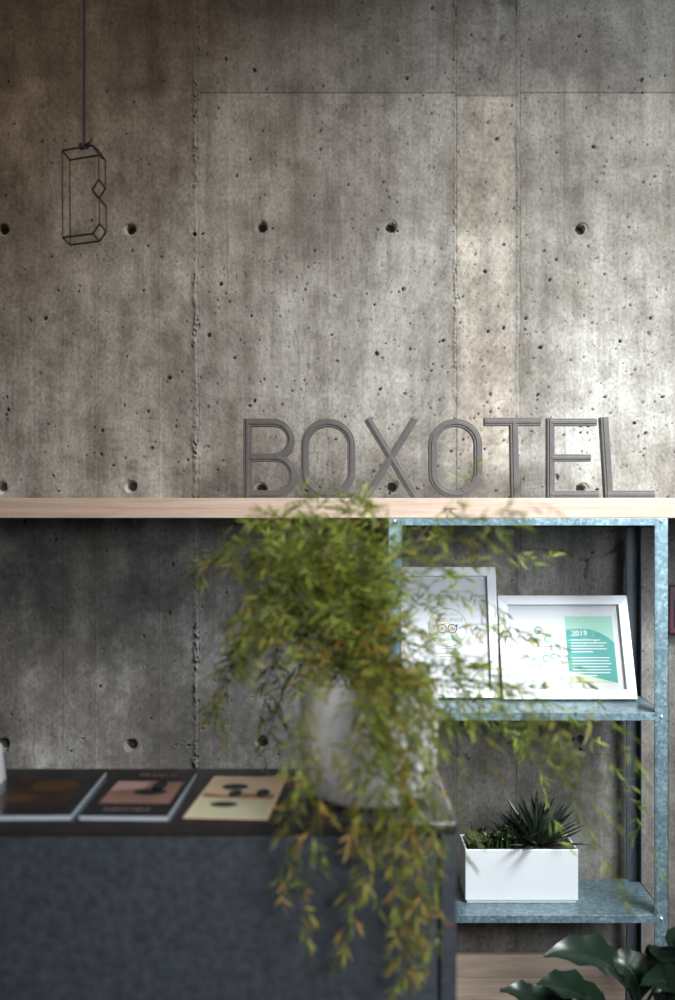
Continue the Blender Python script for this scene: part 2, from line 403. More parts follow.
    # bug holes, denser in some places; dirt and inner shade painted in
    n = 0
    xs = X; zs = Z
    while n < 1700:
        px = rng.uniform(-5, 680); py = rng.uniform(0, 760); q = .12+.5*(px/675)+(.35 if 250 < py < 500 else 0)
        if rng.random() > q: continue
        n += 1; cx, cz = wx(px), wz(py); a = rng.uniform(.0013, .0036) if rng.random() < .95 else rng.uniform(.0038, .0062); ar = rng.uniform(.35, 1); th = rng.uniform(0, PI)
        i0, i1 = np.searchsorted(xs, (cx-.013, cx+.013)); j0, j1 = np.searchsorted(zs, (cz-.013, cz+.013))
        x = XX[j0:j1, i0:i1]-cx; z = ZZ[j0:j1, i0:i1]-cz; u = x*math.cos(th)+z*math.sin(th); v = (-x*math.sin(th)+z*math.cos(th))/ar
        rr = np.hypot(u, v)*(1+.5*(vnoise(x, z, 300, n % 97)-.5)); k = np.clip((a-rr)/.0022+.45, 0, 1)*(rr < a+.0015)
        D[j0:j1, i0:i1] += k*min(.010, a*2.2); dirt_shade[j0:j1, i0:i1] = np.maximum(dirt_shade[j0:j1, i0:i1], k*(1.3 if a > .002 else .9))
    co = np.stack([XX, D, ZZ], -1).reshape(-1, 3).astype(np.float32)
    idx = np.arange(nx*nz).reshape(nz, nx)
    q = np.stack([idx[:-1, :-1], idx[:-1, 1:], idx[1:, 1:], idx[1:, :-1]], -1).reshape(-1, 4)
    # close the back so the wall has thickness
    me = bpy.data.meshes.new('wall_back'); nv = len(co); back = np.array([[-2.4, .25, -EYE], [2.4, .25, -EYE], [2.4, .25, 2.4], [-2.4, .25, 2.4]], np.float32)
    co = np.vstack([co, back]); me.vertices.add(len(co)); me.vertices.foreach_set('co', co.ravel())
    extra = [[nv+1, nv, nv+3, nv+2]]
    loops = np.concatenate([q.ravel(), np.array(extra).ravel()]); nf = len(q)+1
    me.loops.add(len(loops)); me.loops.foreach_set('vertex_index', loops.astype(np.int32))
    me.polygons.add(nf); me.polygons.foreach_set('loop_start', (np.arange(nf)*4).astype(np.int32)); me.polygons.foreach_set('loop_total', np.full(nf, 4, np.int32))
    me.polygons.foreach_set('use_smooth', np.ones(nf, bool)); me.update(); me.validate()
    for nm, arr in (('dirt_shade', dirt_shade), ('patch', patch), ('bloom', np.clip(bloom, 0, 1))):
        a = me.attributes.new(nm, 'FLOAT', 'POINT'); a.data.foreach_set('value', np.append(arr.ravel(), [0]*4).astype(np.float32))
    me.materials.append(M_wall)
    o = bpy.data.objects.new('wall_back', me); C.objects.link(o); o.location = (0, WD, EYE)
    return struct(o)
build_wall()
b = MB(); b.box(-2.4, 2.4, -.6, WD+.25, -.05, 0); struct(b.build('floor', M_floor))
b = MB(); b.box(-2.4, 2.4, -.6, WD+.25, EYE+2.4, EYE+2.5); struct(b.build('ceiling', M_ceil))

# ------------------------------------------------------------------ long wooden shelf board at eye level
YF = 2.90                     # front plane of the shelving
ztop, zbot = EYE+7/F*YF, EYE-13/F*YF
b = MB(); b.box(-2.0, 1.25, YF, WD-.004, zbot, ztop)
board = b.build('shelf_board', M_board, bevel=.0015)
tag(board, 'long pale oak board running along the concrete wall under the big letters', 'shelf')

# ------------------------------------------------------------------ sign letters standing on the board
LD = 3.04
def lp(px, py): return ((px-HX)/F*LD, EYE-(py-HY)/F*LD)
LW = 8.0/F*LD; LB = ztop
def arc(cx, cy, rx, ry, a0, a1, n=14): return [(cx+rx*math.cos(math.radians(a0+(a1-a0)*k/n)), cy-ry*math.sin(math.radians(a0+(a1-a0)*k/n))) for k in range(n+1)]
def stadium(x0, x1, y0, y1, skip=None):
    r = (x1-x0)/2; cx = (x0+x1)/2; ry = r*.98
    return arc(cx, y0+ry, r, ry, 0, 180)+arc(cx, y1-ry, r, ry, 180, 360)
BY = 494.3     # centre line of the lowest strokes; their lower edge meets the board
glyphs = [
 ('B', 270, [([(247.3, 498.2), (247.3, 418.5)], 0), ([(249, 422.5)]+arc(273, 440, 17.5, 17.5, 90, -90)[0:]+[(249, 457.5)], 0), (arc(274, 475.9, 18.8, 18.4, 90, -90)+[(249, 494.3)], 0)],
  'dark steel letter B, first of the big letters standing on the oak board'),
 ('O', 329, [(stadium(304.5, 351.5, 422.5, BY), 1)], 'dark steel letter O between the B and the X on the board'),
 ('X', 391, [([(367.5, 418.5), (416, 498.2)], 0), ([(415, 418.5), (366, 498.2)], 0)], 'dark steel letter X standing on the board behind the fern tips'),
 ('Q', 456, [(stadium(433, 478.5, 422.5, BY), 1), ([(463, 492), (473, 486), (482, 478)], 0)], 'dark steel round letter with a short tail between the X and the T'),
 ('T', 512, [([(484.5, 421.5), (541, 421.5)], 0), ([(514, 420), (515.5, 498.2)], 0)], 'dark steel letter T with its wide top bar, on the board'),
 ('E', 572, [([(551, 498.2), (551, 418)], 0), ([(551, 422), (597, 422)], 0), ([(551, 457.8), (591, 457.8)], 0), ([(551, BY), (599, BY)], 0)],
  'dark steel letter E between the T and the L on the board'),
 ('L', 627, [([(604.5, 417), (609.5, 498.2)], 0), ([(607, BY), (655, BY)], 0)], 'dark steel letter L leaning slightly, last of the big letters'),
]
for ch, cx, strokes, lab in glyphs:
    b = MB(); ox = lp(cx, 0)[0]; thick = .030
    for si, (pts, closed) in enumerate(strokes):
        q = [lp(*p) for p in pts]; q = [(x-ox, max(z, LB+ (LW/2 if abs(z-lp(0, BY)[1]) < .002 else .0008))-LB) for x, z in q]
        wd = LW*(.92 if ch in 'XE' else 1)
        b.stroke(q, wd, -.0004*si, thick, bool(closed))
        # raised inner rib along each stroke gives the two-step profile
        b.stroke(q if closed else [q[0]]+q[1:], wd*.42, -.0025-.0004*si, .002, bool(closed))
    o = b.build('sign_letter', M_letter, bevel=.0010, loc=(ox, LD, LB), fix=False)
    tag(o, lab, 'letter', 'big letters on the oak board')

# ------------------------------------------------------------------ galvanised shelving unit
XL, XR = (388-HX)/F*YF, (668.5-HX)/F*YF
YB = 3.155; PW = .034; T = .0025
su = thing('shelving_unit', 'galvanised steel shelving unit with bolted angle posts under the oak board', 'shelving unit', ((XL+XR)/2, YF, 0))
ux0, ux1 = XL-(XL+XR)/2, XR-(XL+XR)/2
def post(sx, front, mat):
    m = MB(); xo = ux0 if sx < 0 else ux1; yo = 0 if front else YB-YF+PW
    x1 = xo+PW if sx < 0 else xo-PW
    m.box(min(xo, x1), max(xo, x1), yo-(0 if front else T), yo+(T if front else 0), .0, zbot-.0005)
    m.box(min(xo, xo-sx*T), max(xo, xo-sx*T), min(yo, yo+(PW if front else -PW)), max(yo, yo+(PW if front else -PW)), 0, zbot-.0005)
    # rolled safety edge
    m.box(x1-.0022, x1+.0022, yo+(0 if front else -.006), yo+(.006 if front else 0), 0, zbot-.0005)
    return m.build('post', mat, su, bevel=.0006)
fposts = {}
for sx in (-1, 1):
    fposts[sx] = post(sx, True, M_galv)
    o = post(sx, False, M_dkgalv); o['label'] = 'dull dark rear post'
def shelf(py_top, front=True):
    z = EYE-(py_top-HY)/F*YF; m = MB()
    m.box(ux0+.003, ux1-.035, .004, YB-YF+PW-.004, z-.0025, z)
    m.box(ux0+.035, ux1-.0345, .0005, .0040, z-.020, z+.0005)            # front lip
    m.box(ux0+.035, ux1-.035, .004, .018, z-.021, z-.0185)
    m.box(ux0+.003, ux0+.006, .004, YB-YF+PW-.006, z-.018, z); m.box(ux1-.007, ux1-.0035, .030, YB-YF+PW-.03, z-.018, z)
    m.box(ux1-.035, ux1-.0035, .030, YB-YF+PW-.03, z-.0025, z)
    m.build('shelf', M_galv, su, bevel=.0006); return z
ZS1 = shelf(713.0); ZS2 = shelf(915.5)
zb3 = .06; m = MB(); m.box(ux0+.003, ux1-.003, .036, YB-YF, zb3-.02, zb3); m.build('shelf', M_galv, su)
m = MB(); m.box(ux0+PW, ux1-PW, .0005, .003, zbot-.0195, zbot-.0006); m.box(ux0+PW, ux1-PW, .003, .02, zbot-.003, zbot-.0006); m.build('top_rail', M_galv, su, bevel=.0005)
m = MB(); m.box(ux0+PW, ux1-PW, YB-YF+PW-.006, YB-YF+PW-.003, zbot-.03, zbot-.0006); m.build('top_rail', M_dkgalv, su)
for sx in (-1, 1):
    m = MB(); x = ux0+.0035 if sx < 0 else ux1-.0060; m.box(x, x+.0025, PW, YB-YF, zbot-.03, zbot-.0006); m.build('side_rail', M_galv, su)
for px in (394.5, 661.5):
    for py in (521.5, 717, 919):
        m = MB(); x = (px-HX)/F*YF-(XL+XR)/2; z = EYE-(py-HY)/F*YF
        m2 = MB(); prof = [(.0001, .0042), (.0022, .0038), (.0034, .0026), (.0042, .0004), (.0050, 0.0)]
        n = 12; vv = []; ff = []
        for r, h in prof:
            vv += [(x+r*math.cos(2*PI*k/n), -h, z+r*math.sin(2*PI*k/n)) for k in range(n)]
        for i in range(len(prof)-1):
            ff += [(i*n+k, i*n+(k+1) % n, (i+1)*n+(k+1) % n, (i+1)*n+k) for k in range(n)]
        m2.add(vv, ff); m2.build('bolt', M_bolt, fposts[-1 if px < 500 else 1], smooth=True)

# ------------------------------------------------------------------ picture frames
def picture_frame(xl, yb, yt, zt, W, label, name='picture_frame', mould=.026, draw=None, yaw=0):
    zt -= .006; H = math.hypot(yt-yb, zt-ZS1); tilt = math.atan2(yt-yb, zt-ZS1)
    t = thing(name, label, 'picture frame', (xl+W/2, yb, ZS1+.0008+.018*math.sin(tilt)), (-tilt, 0, yaw), 'white picture frames on the upper steel shelf')
    dp = .018
    m = MB(); o_ = [(-W/2, 0), (W/2, 0), (W/2, H), (-W/2, H)]; i_ = [(-W/2+mould, mould), (W/2-mould, mould), (W/2-mould, H-mould), (-W/2+mould, H-mould)]
    for k in range(4):
        a, b_, c, d = o_[k], o_[(k+1) % 4], i_[(k+1) % 4], i_[k]
        lst = [(p[0], y, p[1]) for y in (0, dp) for p in (a, b_, c, d)]
        m.add(lst, [(0, 1, 2, 3), (7, 6, 5, 4), (0, 4, 5, 1), (1, 5, 6, 2), (2, 6, 7, 3), (3, 7, 4, 0)])
    m.build('frame_moulding', M_white, t, bevel=.0012)
    m = MB(); m.box(-W/2+mould*.6, W/2-mould*.6, .0135, .017, mould*.6, H-mould*.6); m.build('backing', M_mount, t)
    draw(t, W, H, mould)
    m = MB(); m.box(-W/2+mould-.002, W/2-mould+.002, .0062, .0078, mould-.002, H-mould+.002); m.build('glass', M_glass, t)
    # easel leg folded out behind, reaching the shelf
    m = MB(); ang = math.radians(13)
    hl = H*.62; Lg = min(.10, H*.4)
    foot = Vector((0, .02+.028, .012)); top = Vector((0, .0185, hl))
    m.box(-.02, .02, 0, .0025, 0, (top-foot).length, 0, Matrix.Translation(foot) @ Vector((0, 0, 1)).rotation_difference(top-foot).to_matrix().to_4x4())
    m.build('easel_leg', M_dkgalv, t)
    return t
def put_text(m, body, size, cx, cz, y, mi, bold=0, sx=1):
    vv, ff = text_geo(body, size, bold)
    m.add([(cx+v.x*sx, y, cz+v.y) for v in vv], ff, mi)

def draw_certificate(t, W, H, mo):
    ow, oh = W-2*mo, H-2*mo
    m = MB(); y = .0125
    m.poly([(-ow/2-.003, mo-.003), (ow/2+.003, mo-.003), (ow/2+.003, H-mo+.003), (-ow/2-.003, H-mo+.003)], y); m.build('mount_card', M_mount, t, fix=False)
    m = MB(); y = .0120; pw, ph = ow*.86, oh*.90; z0 = mo+(oh-ph)/2
    m.poly([(-pw/2, z0), (pw/2, z0), (pw/2, z0+ph), (-pw/2, z0+ph)], y, 0)
    u = YF*1.07/F     # metres per photo pixel at the frame
    cx = (446-443.5)*u; cz = H-60*u*1.04; y = .0116
    m.disc(cx, cz, 20*u, y, 40, 2, 19.3*u)
    put_text(m, 'CERTIFICATE of', 3.0*u, cx, cz+12.2*u, y, 2)
    put_text(m, 'EXCELLENCE', 5.4*u, cx, cz+6.2*u, y, 2, .0001)
    ez = cz-1.2*u
    for sx in (-1, 1):
        ex = cx+sx*5.2*u-.5*u
        m.disc(ex, ez, 4.8*u, y, 24, 1, 3.9*u); m.disc(ex, ez, 2.6*u, y, 20, 2, 1.9*u); m.disc(ex, ez, 1.0*u, y, 12, 1)
        m.poly([(ex+sx*3.4*u, ez+3.6*u), (ex+sx*6.2*u, ez+4.8*u), (ex+sx*4.6*u, ez+1.6*u)][::sx], y, 1)
    m.disc(cx-.5*u, ez-.2*u, 6.6*u, y+.0001, 20, 3, 4.9*u, math.radians(35), math.radians(145))
    m.poly([(cx-1.5*u, ez-2.2*u), (cx+.5*u, ez-2.2*u), (cx-.5*u, ez-5*u)], y, 1)
    put_text(m, 'trip', 7.0*u, cx-10.2*u, cz-14.0*u, y, 1, .0001); put_text(m, 'advisor', 7.0*u, cx+4.8*u, cz-14.0*u, y, 4, .0001)
    for k, (wd, dz) in enumerate(((14, 22), (24, 27), (18, 30))):
        m.poly([(cx-wd/2*u, cz-dz*u), (cx+wd/2*u, cz-dz*u), (cx+wd/2*u, cz-(dz-.7)*u), (cx-wd/2*u, cz-(dz-.7)*u)], y, 2)
    m.build('certificate', [M_paper, M_ink, M_greyink, M_gold, M_green], t, fix=False)
def draw_award(t, W, H, mo):
    ow, oh = W-2*mo, H-2*mo
    m = MB(); y = .0125
    m.poly([(-ow/2-.003, mo-.003), (ow/2+.003, mo-.003), (ow/2+.003, H-mo+.003), (-ow/2-.003, H-mo+.003)], y); m.build('mount_card', M_mount, t, fix=False)
    u = W/132.0
    m = MB(); m.poly([(-57*u, mo+6*u), (52*u, mo+6*u), (52*u, H-mo-5*u), (-57*u, H-mo-5*u)], .0122, 0)
    x0, x1, z0, z1 = 1.5*u, 49.5*u, 17*u, 86*u; y = .0119; hh = z1-z0
    m.poly([(x0, z0), (x1, z0), (x1, z1), (x0, z1)], y, 1)
    # darker teal sweep with a curved top and a pale sand corner
    top = [(x1, z0+hh*.60), (x1-6*u, z0+hh*.68), (x1-14*u, z0+hh*.75), (x1-24*u, z0+hh*.80), (x1-36*u, z0+hh*.81), (x0, z0+hh*.79)]
    m.poly([(x1, z0+hh*.0)]+top+[(x0, z0+hh*.18)], y-.0002, 2)
    m.poly([(x0, z0), (x1, z0), (x0, z0+hh*.16)], y-.0004, 3)
    put_text(m, '2019', 8.2*u, x0+13.5*u, z0+hh*.70, y-.0006, 0, .0005)
    lw = [30, 36, 33, 36, 22, 0, 38, 37, 39, 36, 38, 37, 24]
    for k, l in enumerate(lw):
        z = z0+hh*.63-k*3.05*u
        if l: m.poly([(x0+4*u, z), (x0+(4+l)*u, z), (x0+(4+l)*u, z+1.0*u), (x0+4*u, z+1.0*u)], y-.0006, 0)
    # small teal swirls and line of the wordmark on the white half
    for cx, cz, r in ((-26, 71, 4.2), (-17, 62, 3.8), (-20, 42, 4.0), (-13, 44, 3.2)):
        m.disc(cx*u, cz*u, r*u, .0119, 16, 2, (r-1.3)*u, math.radians(20), math.radians(290))
    for cz, wd in ((54, 26), (51, 20), (34, 22)):
        m.poly([((-20-wd/2)*u, cz*u), ((-20+wd/2)*u, cz*u), ((-20+wd/2)*u, (cz+.9)*u), ((-20-wd/2)*u, (cz+.9)*u)], .0119, 4)
    m.build('award_certificate', [M_paper, M_mint, M_teal, M_sand, M_greyink], t, fix=False)
xr1 = (501-HX)/F*3.095
picture_frame(xr1-.300, 3.095, 3.205, EYE-(567-HY)/F*3.205, .300, 'tall white frame with a black owl-eye certificate, on the upper steel shelf', draw=draw_certificate, mould=.026)
xl2 = (503.5-HX)/F*3.065
picture_frame(xl2, 3.065, 3.182, EYE-(596-HY)/F*3.182, .374, 'wide white frame with a teal and mint award sheet, on the upper steel shelf', draw=draw_award, mould=.027)

# ------------------------------------------------------------------ white trough of succulents on the lower shelf
def blade(m, base, dirv, up, L, wd, curl=.15, mi=0, n=5, fold=.25, thick=0):
    """pointed leaf: two-sided folded strip"""
    d = dirv.normalized(); s = d.cross(up); s = s.normalized() if s.length > 1e-5 else d.orthogonal().normalized(); nn = s.cross(d).normalized()
    vv = []; ff = []
    for i in range(n+1):
        t = i/n; wv = wd*.5*(math.sin(PI*min(1, t*.86+.14))**.8 if i < n else .02)
        c = base+d*(L*t)+nn*(-curl*L*t*t)
        vv += [c-s*wv+nn*wv*fold*2, c-nn*(thick*(1-t)), c+s*wv+nn*wv*fold*2]
        if thick: vv.append(c+nn*thick*(1-t)*.4)
    k = 4 if thick else 3
    for i in range(n):
        a = i*k; b_ = a+k
        ff += [(a, a+1, b_+1, b_), (a+1, a+2, b_+2, b_+1)]
        if thick: ff += [(a+2, a+3, b_+3, b_+2), (a+3, a, b_, b_+3)]
    m.add(vv, ff, mi)
tx0, tx1 = (465.3-HX)/F*2.985, (578.3-HX)/F*2.985; tz1 = EYE-(849.5-HY)/F*2.985; ty0, ty1 = 2.985, 3.125
cxp = (tx0+tx1)/2; tw = (tx1-tx0)/2; th = tz1-ZS2-.001; td = ty1-ty0
tr = thing('succulent_trough', 'white glazed rectangular trough of dark spiky succulents on the lower steel shelf', 'planter', (cxp, ty0, ZS2+.0008))
m = MB(); wl = .006
m.box(-tw+.004, tw-.004, .004, td-.004, 0, .010)
m.box(-tw, tw, 0, wl, .008, th); m.box(-tw, tw, td-wl, td, .008, th); m.box(-tw, -tw+wl, wl, td-wl, .008, th); m.box(tw-wl, tw, wl, td-wl, .008, th)
trp = m.build('trough', M_ceramic, tr, bevel=.002)
m = MB(); m.box(-tw+wl, tw-wl, wl, td-wl, .01, th-.012); m.build('soil', M_soil, trp)
random.seed(7)
m = MB(); c0 = Vector((.052, td*.45, th-.012))
for k in range(72):
    el = math.radians(random.uniform(8, 88)); az = random.uniform(0, 2*PI); d = Vector((math.cos(az)*math.cos(el), math.sin(az)*math.cos(el)*.8, math.sin(el)))
    L = random.uniform(.115, .155); blade(m, c0+d*.008, d, Vector((0, 0, 1)), L, random.uniform(.011, .016), random.uniform(-.12, .08), 0, 5, .3, .003)
m.build('spiky_rosette', M_agave, tr, fix=False)
m = MB()
for cx_, k_, h_ in ((-.015, 26, .09), (-.045, 20, .06)):
    for k in range(k_):
        el = math.radians(random.uniform(15, 85)); az = random.uniform(0, 2*PI); d = Vector((math.cos(az)*math.cos(el), math.sin(az)*math.cos(el)*.8, math.sin(el)))
        blade(m, Vector((cx_, td*.4, th-.012)), d, Vector((0, 0, 1)), random.uniform(h_*.8, h_*1.35), .010, .05, 0, 4, .3, .003)
m.build('small_rosette', M_agave, tr, fix=False)
m = MB()
for k in range(60):                         # low rosettes of rounded leaves spilling at the front
    x = random.uniform(-tw+.014, tw-.02); x = x if random.random() < .35 else random.uniform(-tw+.014, -.02); yy = random.uniform(.012, td-.02)
    hc = .014+.050*math.exp(-((x+.045)/.05)**2)*random.random(); base = Vector((x, yy, th-.012+hc))
    m = MB(); m.tube([Vector((x, yy, th-.014)), base], .0018, 5)
    for j in range(8):
        az = j*2.4+random.random(); el = math.radians(random.uniform(5, 55)); d = Vector((math.cos(az)*math.cos(el), math.sin(az)*math.cos(el), math.sin(el)))
        blade(m, base, d, Vector((0, 0, 1)), random.uniform(.010, .019), .009, .1, 0, 3, .15, .0022)
    m.build('jade_sprig', M_jade, tr, fix=False)
for x, h_, lean in ((-tw+.030, .070, -.008), (.012-.008, .10, .004)):
    m = MB(); m.tube([Vector((x, td*.5, th-.014)), Vector((x+lean*.4, td*.5, th+h_*.45)), Vector((x+lean, td*.5, th+h_*.85))], [.0022, .0016, .0005], 6)
    for j in range(7):
        z = th+.006+j*h_*.1; blade(m, Vector((x+lean*j/8, td*.5, z)), Vector((math.cos(j*2.4), math.sin(j*2.4), .9)), Vector((0, 0, 1)), .014, .005, .1, 0, 3, .2, .001)
    m.build('upright_stem', M_agave, tr, fix=False)

# ------------------------------------------------------------------ wooden crate low in the shelving
cz1 = EYE-(955-HY)/F*3.06
cr = thing('plank_panel', 'pale horizontal plank panel upright at the foot of the steel shelving', 'wooden panel', ((XL+.855)/2-.012, 3.06, .0605))
cw = .318; ph_ = (cz1-.0605)/3
for k in range(3):
    m = MB(); m.box(-cw, cw, 0, .018, k*ph_+.0006, (k+1)*ph_-.0006); m.build('plank', M_boxwood, cr, bevel=.001)
for sx in (-1, 1):
    m = MB(); m.box(sx*cw*.8-.02, sx*cw*.8+.02, .0185, .034, .001, cz1-.08); m.build('batten', M_boxwood, cr, bevel=.001)

# ------------------------------------------------------------------ dark red box on the wall at the right edge
rb = thing('wall_call_box', 'small dark red box fixed to the concrete wall right of the steel shelving', 'call box', ((668.8-HX)/F*3.20+.05, WD-.001, EYE-(610-HY)/F*3.2))
m = MB(); m.box(-.05, .05, -.040, 0, -.070, .070); m.build('housing', M_red, rb, bevel=.004)
m = MB(); m.box(-.035, .035, -.043, -.0402, -.050, .030); m.build('front_plate', M_ink, rb, bevel=.001)

# ------------------------------------------------------------------ reception counter
CF, CB = 1.96, 2.36; ctz = EYE-317/F*CF; CXR = (457-HX)/F*CF
ct = thing('reception_counter', 'dark slate grey reception counter with a smooth top, in front of the wall', 'counter', (0, CF, 0))
m = MB(); m.box(-1.7, CXR, 0, CB-CF, ctz-.024, ctz); m.build('counter_top', M_cnttop, ct, bevel=.004)
m = MB(); m.box(-1.68, CXR-.034, .004, .022, 0, ctz-.0285); m.build('front_panel', M_cnt, ct, bevel=.002)
m = MB(); m.box(CXR-.030, CXR-.0005, .0015, CB-CF-.002, 0, ctz-.0245); m.build('end_panel', M_cnt, ct, bevel=.003)
m = MB(); m.box(-1.70, -1.682, .0015, CB-CF-.002, 0, ctz-.0245); m.build('end_panel', M_cnt, ct, bevel=.003)
m = MB(); m.box(-1.68, CXR-.031, CB-CF-.02, CB-CF-.004, 0, ctz-.0245); m.build('back_panel', M_cnt, ct, bevel=.002)
m = MB(); m.box(-1.68, CXR-.031, .008, .020, ctz-.0285, ctz-.0245); m.build('shadow_gap_batten', M_ink, ct)

# magazines
M_mag1 = plain('black_cover', (.012, .012, .018), .25, 0, .2, coat=.3)
M_pages = plain('magazine_pages', (.45, .52, .58), .8, 0, .1, 300)
M_photo1 = plain('brown_photo', (.035, .018, .012), .35, 0, 1.0, 22)
M_amber = plain('amber_photo', (.07, .035, .015), .35, 0, .9, 60)
M_pink = plain('pink_photo', (.60, .38, .36), .35, 0, .15, 30)
M_dusk = plain('dusky_photo', (.30, .17, .13), .35, 0, .3, 30)
M_cream = plain('cream_cover', (.80, .64, .46), .5, 0, .06, 12)
M_pale = plain('pale_olive_photo', (.62, .60, .40), .5, 0, .1, 20)
M_tan = plain('tan_photo', (.40, .20, .10), .5, 0, .15, 30)
M_title = plain('faded_title', (.28, .20, .17), .5, 0, .1)
def ground(px, py): d = (EYE-ctz)*F/(py-HY); return ((px-HX)/F*d, d)
def magazine(fl, fr, bl, br, th, label, draw, name='magazine', loose=False):
    ax, ay = ground(*fl); bx, by = ground(*fr); dx, dy = ground(*bl); ex, ey = ground(*br)
    W = ((bx-ax)+(ex-dx))/2; L = (dy+ey-ay-by)/2; cx = (ax+bx+dx+ex)/4; y0 = (ay+by)/2
    sh = ((dx+ex)/2-(ax+bx)/2); yaw = -math.atan2(sh, L)
    t = thing(name, label, 'magazine', ((ax+bx)/2, y0, ctz+.0003), (0, 0, yaw), 'magazines in a row on the counter')
    if not loose:
        m = MB(); m.box(-W/2+.001, W/2-.0008, .001, L-.001, .0008, th-.0008); m.build('pages', M_pages, t)
        m = MB(); m.box(-W/2, W/2, 0, L, th-.0008, th); m.box(-W/2, W/2, 0, L, 0, .0007); m.box(-W/2-.0006, -W/2, 0, L, 0, th)
    else:
        m = MB(); n = 12                      # a loose sheet, its far right corner lifting
        vv = []; ff = []
        for j in range(n+1):
            for i in range(n+1):
                u, v = i/n, j/n; z = .001+.010*max(0, u+v-1.55)**2*4
                vv.append((-W/2+W*u, L*v, z))
        for j in range(n):
            for i in range(n): a = j*(n+1)+i; ff.append((a, a+1, a+n+2, a+n+1))
        m.add(vv, ff); m.add([(x, y, z+.0006) for x, y, z in vv], ff)
    mats = draw(m, W, L, th if not loose else .0020)
    m.build('cover', mats, t, fix=False)
    return t
def flat(m, pts, W, L, z, mi): m.add([(x*W, y*L, z) for x, y in pts], [tuple(range(len(pts)))], mi)
def ell(cx, cy, rx, ry, n=16): return [(cx+rx*math.cos(2*PI*k/n), cy+ry*math.sin(2*PI*k/n)) for k in range(n)]
def flat_text(m, s, size, W, L, cx, cy, z, mi):
    vv, ff = text_geo(s, size); m.add([(cx*W+v.x, cy*L+v.y*2.0, z) for v in vv], ff, mi)
def mag1(m, W, L, th):
    z = th+.0003
    flat(m, [(-.38, .12), (.36, .12), (.40, .80), (-.34, .84)], W, L, z, 1)
    flat(m, ell(.10, .62, .24, .13), W, L, z+.0002, 2); flat(m, ell(-.12, .35, .16, .10), W, L, z+.0002, 2)
    flat(m, [(-.3, .16), (.3, .16), (.3, .20), (-.3, .20)], W, L, z+.0002, 0)
    return [M_mag1, M_photo1, M_amber]
def mag2(m, W, L, th):
    z = th+.0003
    flat(m, [(-.40, .25), (.42, .25), (.42, .75), (-.40, .75)], W, L, z, 1)
    flat(m, [(-.40, .52), (-.02, .58), (.02, .74), (-.40, .74)], W, L, z+.0002, 2)
    for e_ in (ell(.10, .50, .20, .075), ell(.16, .64, .09, .12), ell(.22, .80, .15, .07)): flat(m, e_, W, L, z+.0004, 0)
    flat_text(m, 'FRANCIS', .020, W, L, .04, .865, z, 3)
    flat_text(m, 'ALBUM NEUE', .0145, W, L, -.02, .10, z, 3)
    return [M_mag1, M_dusk, M_pink, M_title]
def mag3(m, W, L, th):
    z = th+.0003
    flat(m, [(-.46, .05), (.44, .05), (.44, .46), (-.46, .46)], W, L, z, 1)
    flat(m, [(-.46, .46), (.44, .44), (.44, .56), (-.1, .50), (-.46, .56)], W, L, z+.0002, 2)
    for e_ in (ell(-.12, .72, .17, .075), ell(-.06, .55, .09, .085), ell(.28, .58, .085, .10), ell(-.12, .30, .17, .06)): flat(m, e_, W, L, z+.0004, 3)
    flat(m, ell(.10, .53, .10, .03), W, L, z+.0005, 2)
    return [M_cream, M_pale, M_tan, M_mag1]
magazine((-36, 821), (70, 821), (14, 776), (107, 776), .010, 'black magazine with a brown photo, nearest the white card, on the counter', mag1)
magazine((78, 821), (168, 821), (120, 776), (197, 776), .009, 'black magazine with a pink photo and faint title, on the counter', mag2)
magazine((183, 820), (267, 820), (213, 778), (289, 777), .002, 'thin cream leaflet with dark oval shapes, between magazine and white pot', mag3, loose=True)
# white folded card at the left edge
cx_, cy_ = ground(-14, 787)
tc_ = thing('folded_card', 'white folded card standing on the counter behind the black magazine', 'card', (cx_, cy_, ctz+.0003), (0, 0, .1))
m = MB(); m.add([(-.05, -.016, 0), (.036, -.016, 0), (.030, .004, .085), (-.05, .004, .085), (-.05, .024, 0), (.036, .024, 0)], [(0, 1, 2, 3), (3, 2, 5, 4)])
o = m.build('card_sheet', M_paper, tc_, fix=False); sd = o.modifiers.new('solid', 'SOLIDIFY'); sd.thickness = .0012

# ------------------------------------------------------------------ fern in the white pot
PD = 2.13; PX = (369-HX)/F*PD; PR = 69/F*PD; PZ = EYE-(679-HY)/F*PD
fp = thing('potted_fern', 'tall feathery trailing fern in a round white pot on the counter', 'potted plant', (PX, PD, ctz+.0005))
ph = PZ-ctz-.0005
m = MB(); m.lathe([(PR*.55, 0), (PR*.78, .004), (PR*.90, .020), (PR*.965, .06), (PR*.99, ph*.45), (PR, ph-.004), (PR-.003, ph), (PR-.008, ph-.002), (PR-.010, ph-.04), (PR-.012, ph-.06)], 64, cap0=True)
fpot = m.build('pot', M_pot, fp, smooth=True)
m = MB(); m.lathe([(.001, ph-.030), (PR*.5, ph-.032), (PR-.0115, ph-.040)], 40); m.build('soil', M_soil, fpot, smooth=True)
org = Vector((PX, PD, ctz+.0005))
rnd = random.Random(21)
def bez(p, t): 
    a = [p[i].lerp(p[i+1], t) for i in range(len(p)-1)]
    while len(a) > 1: a = [a[i].lerp(a[i+1], t) for i in range(len(a)-1)]
    return a[0]
def leaflet(m, base, d, L, wd, mi):
    up = Vector((rnd.uniform(-1, 1), rnd.uniform(-1, 1), rnd.uniform(-.2, 1)))
    blade(m, base, d, up, L, wd, rnd.uniform(-.15, .35), mi, 3, .2)
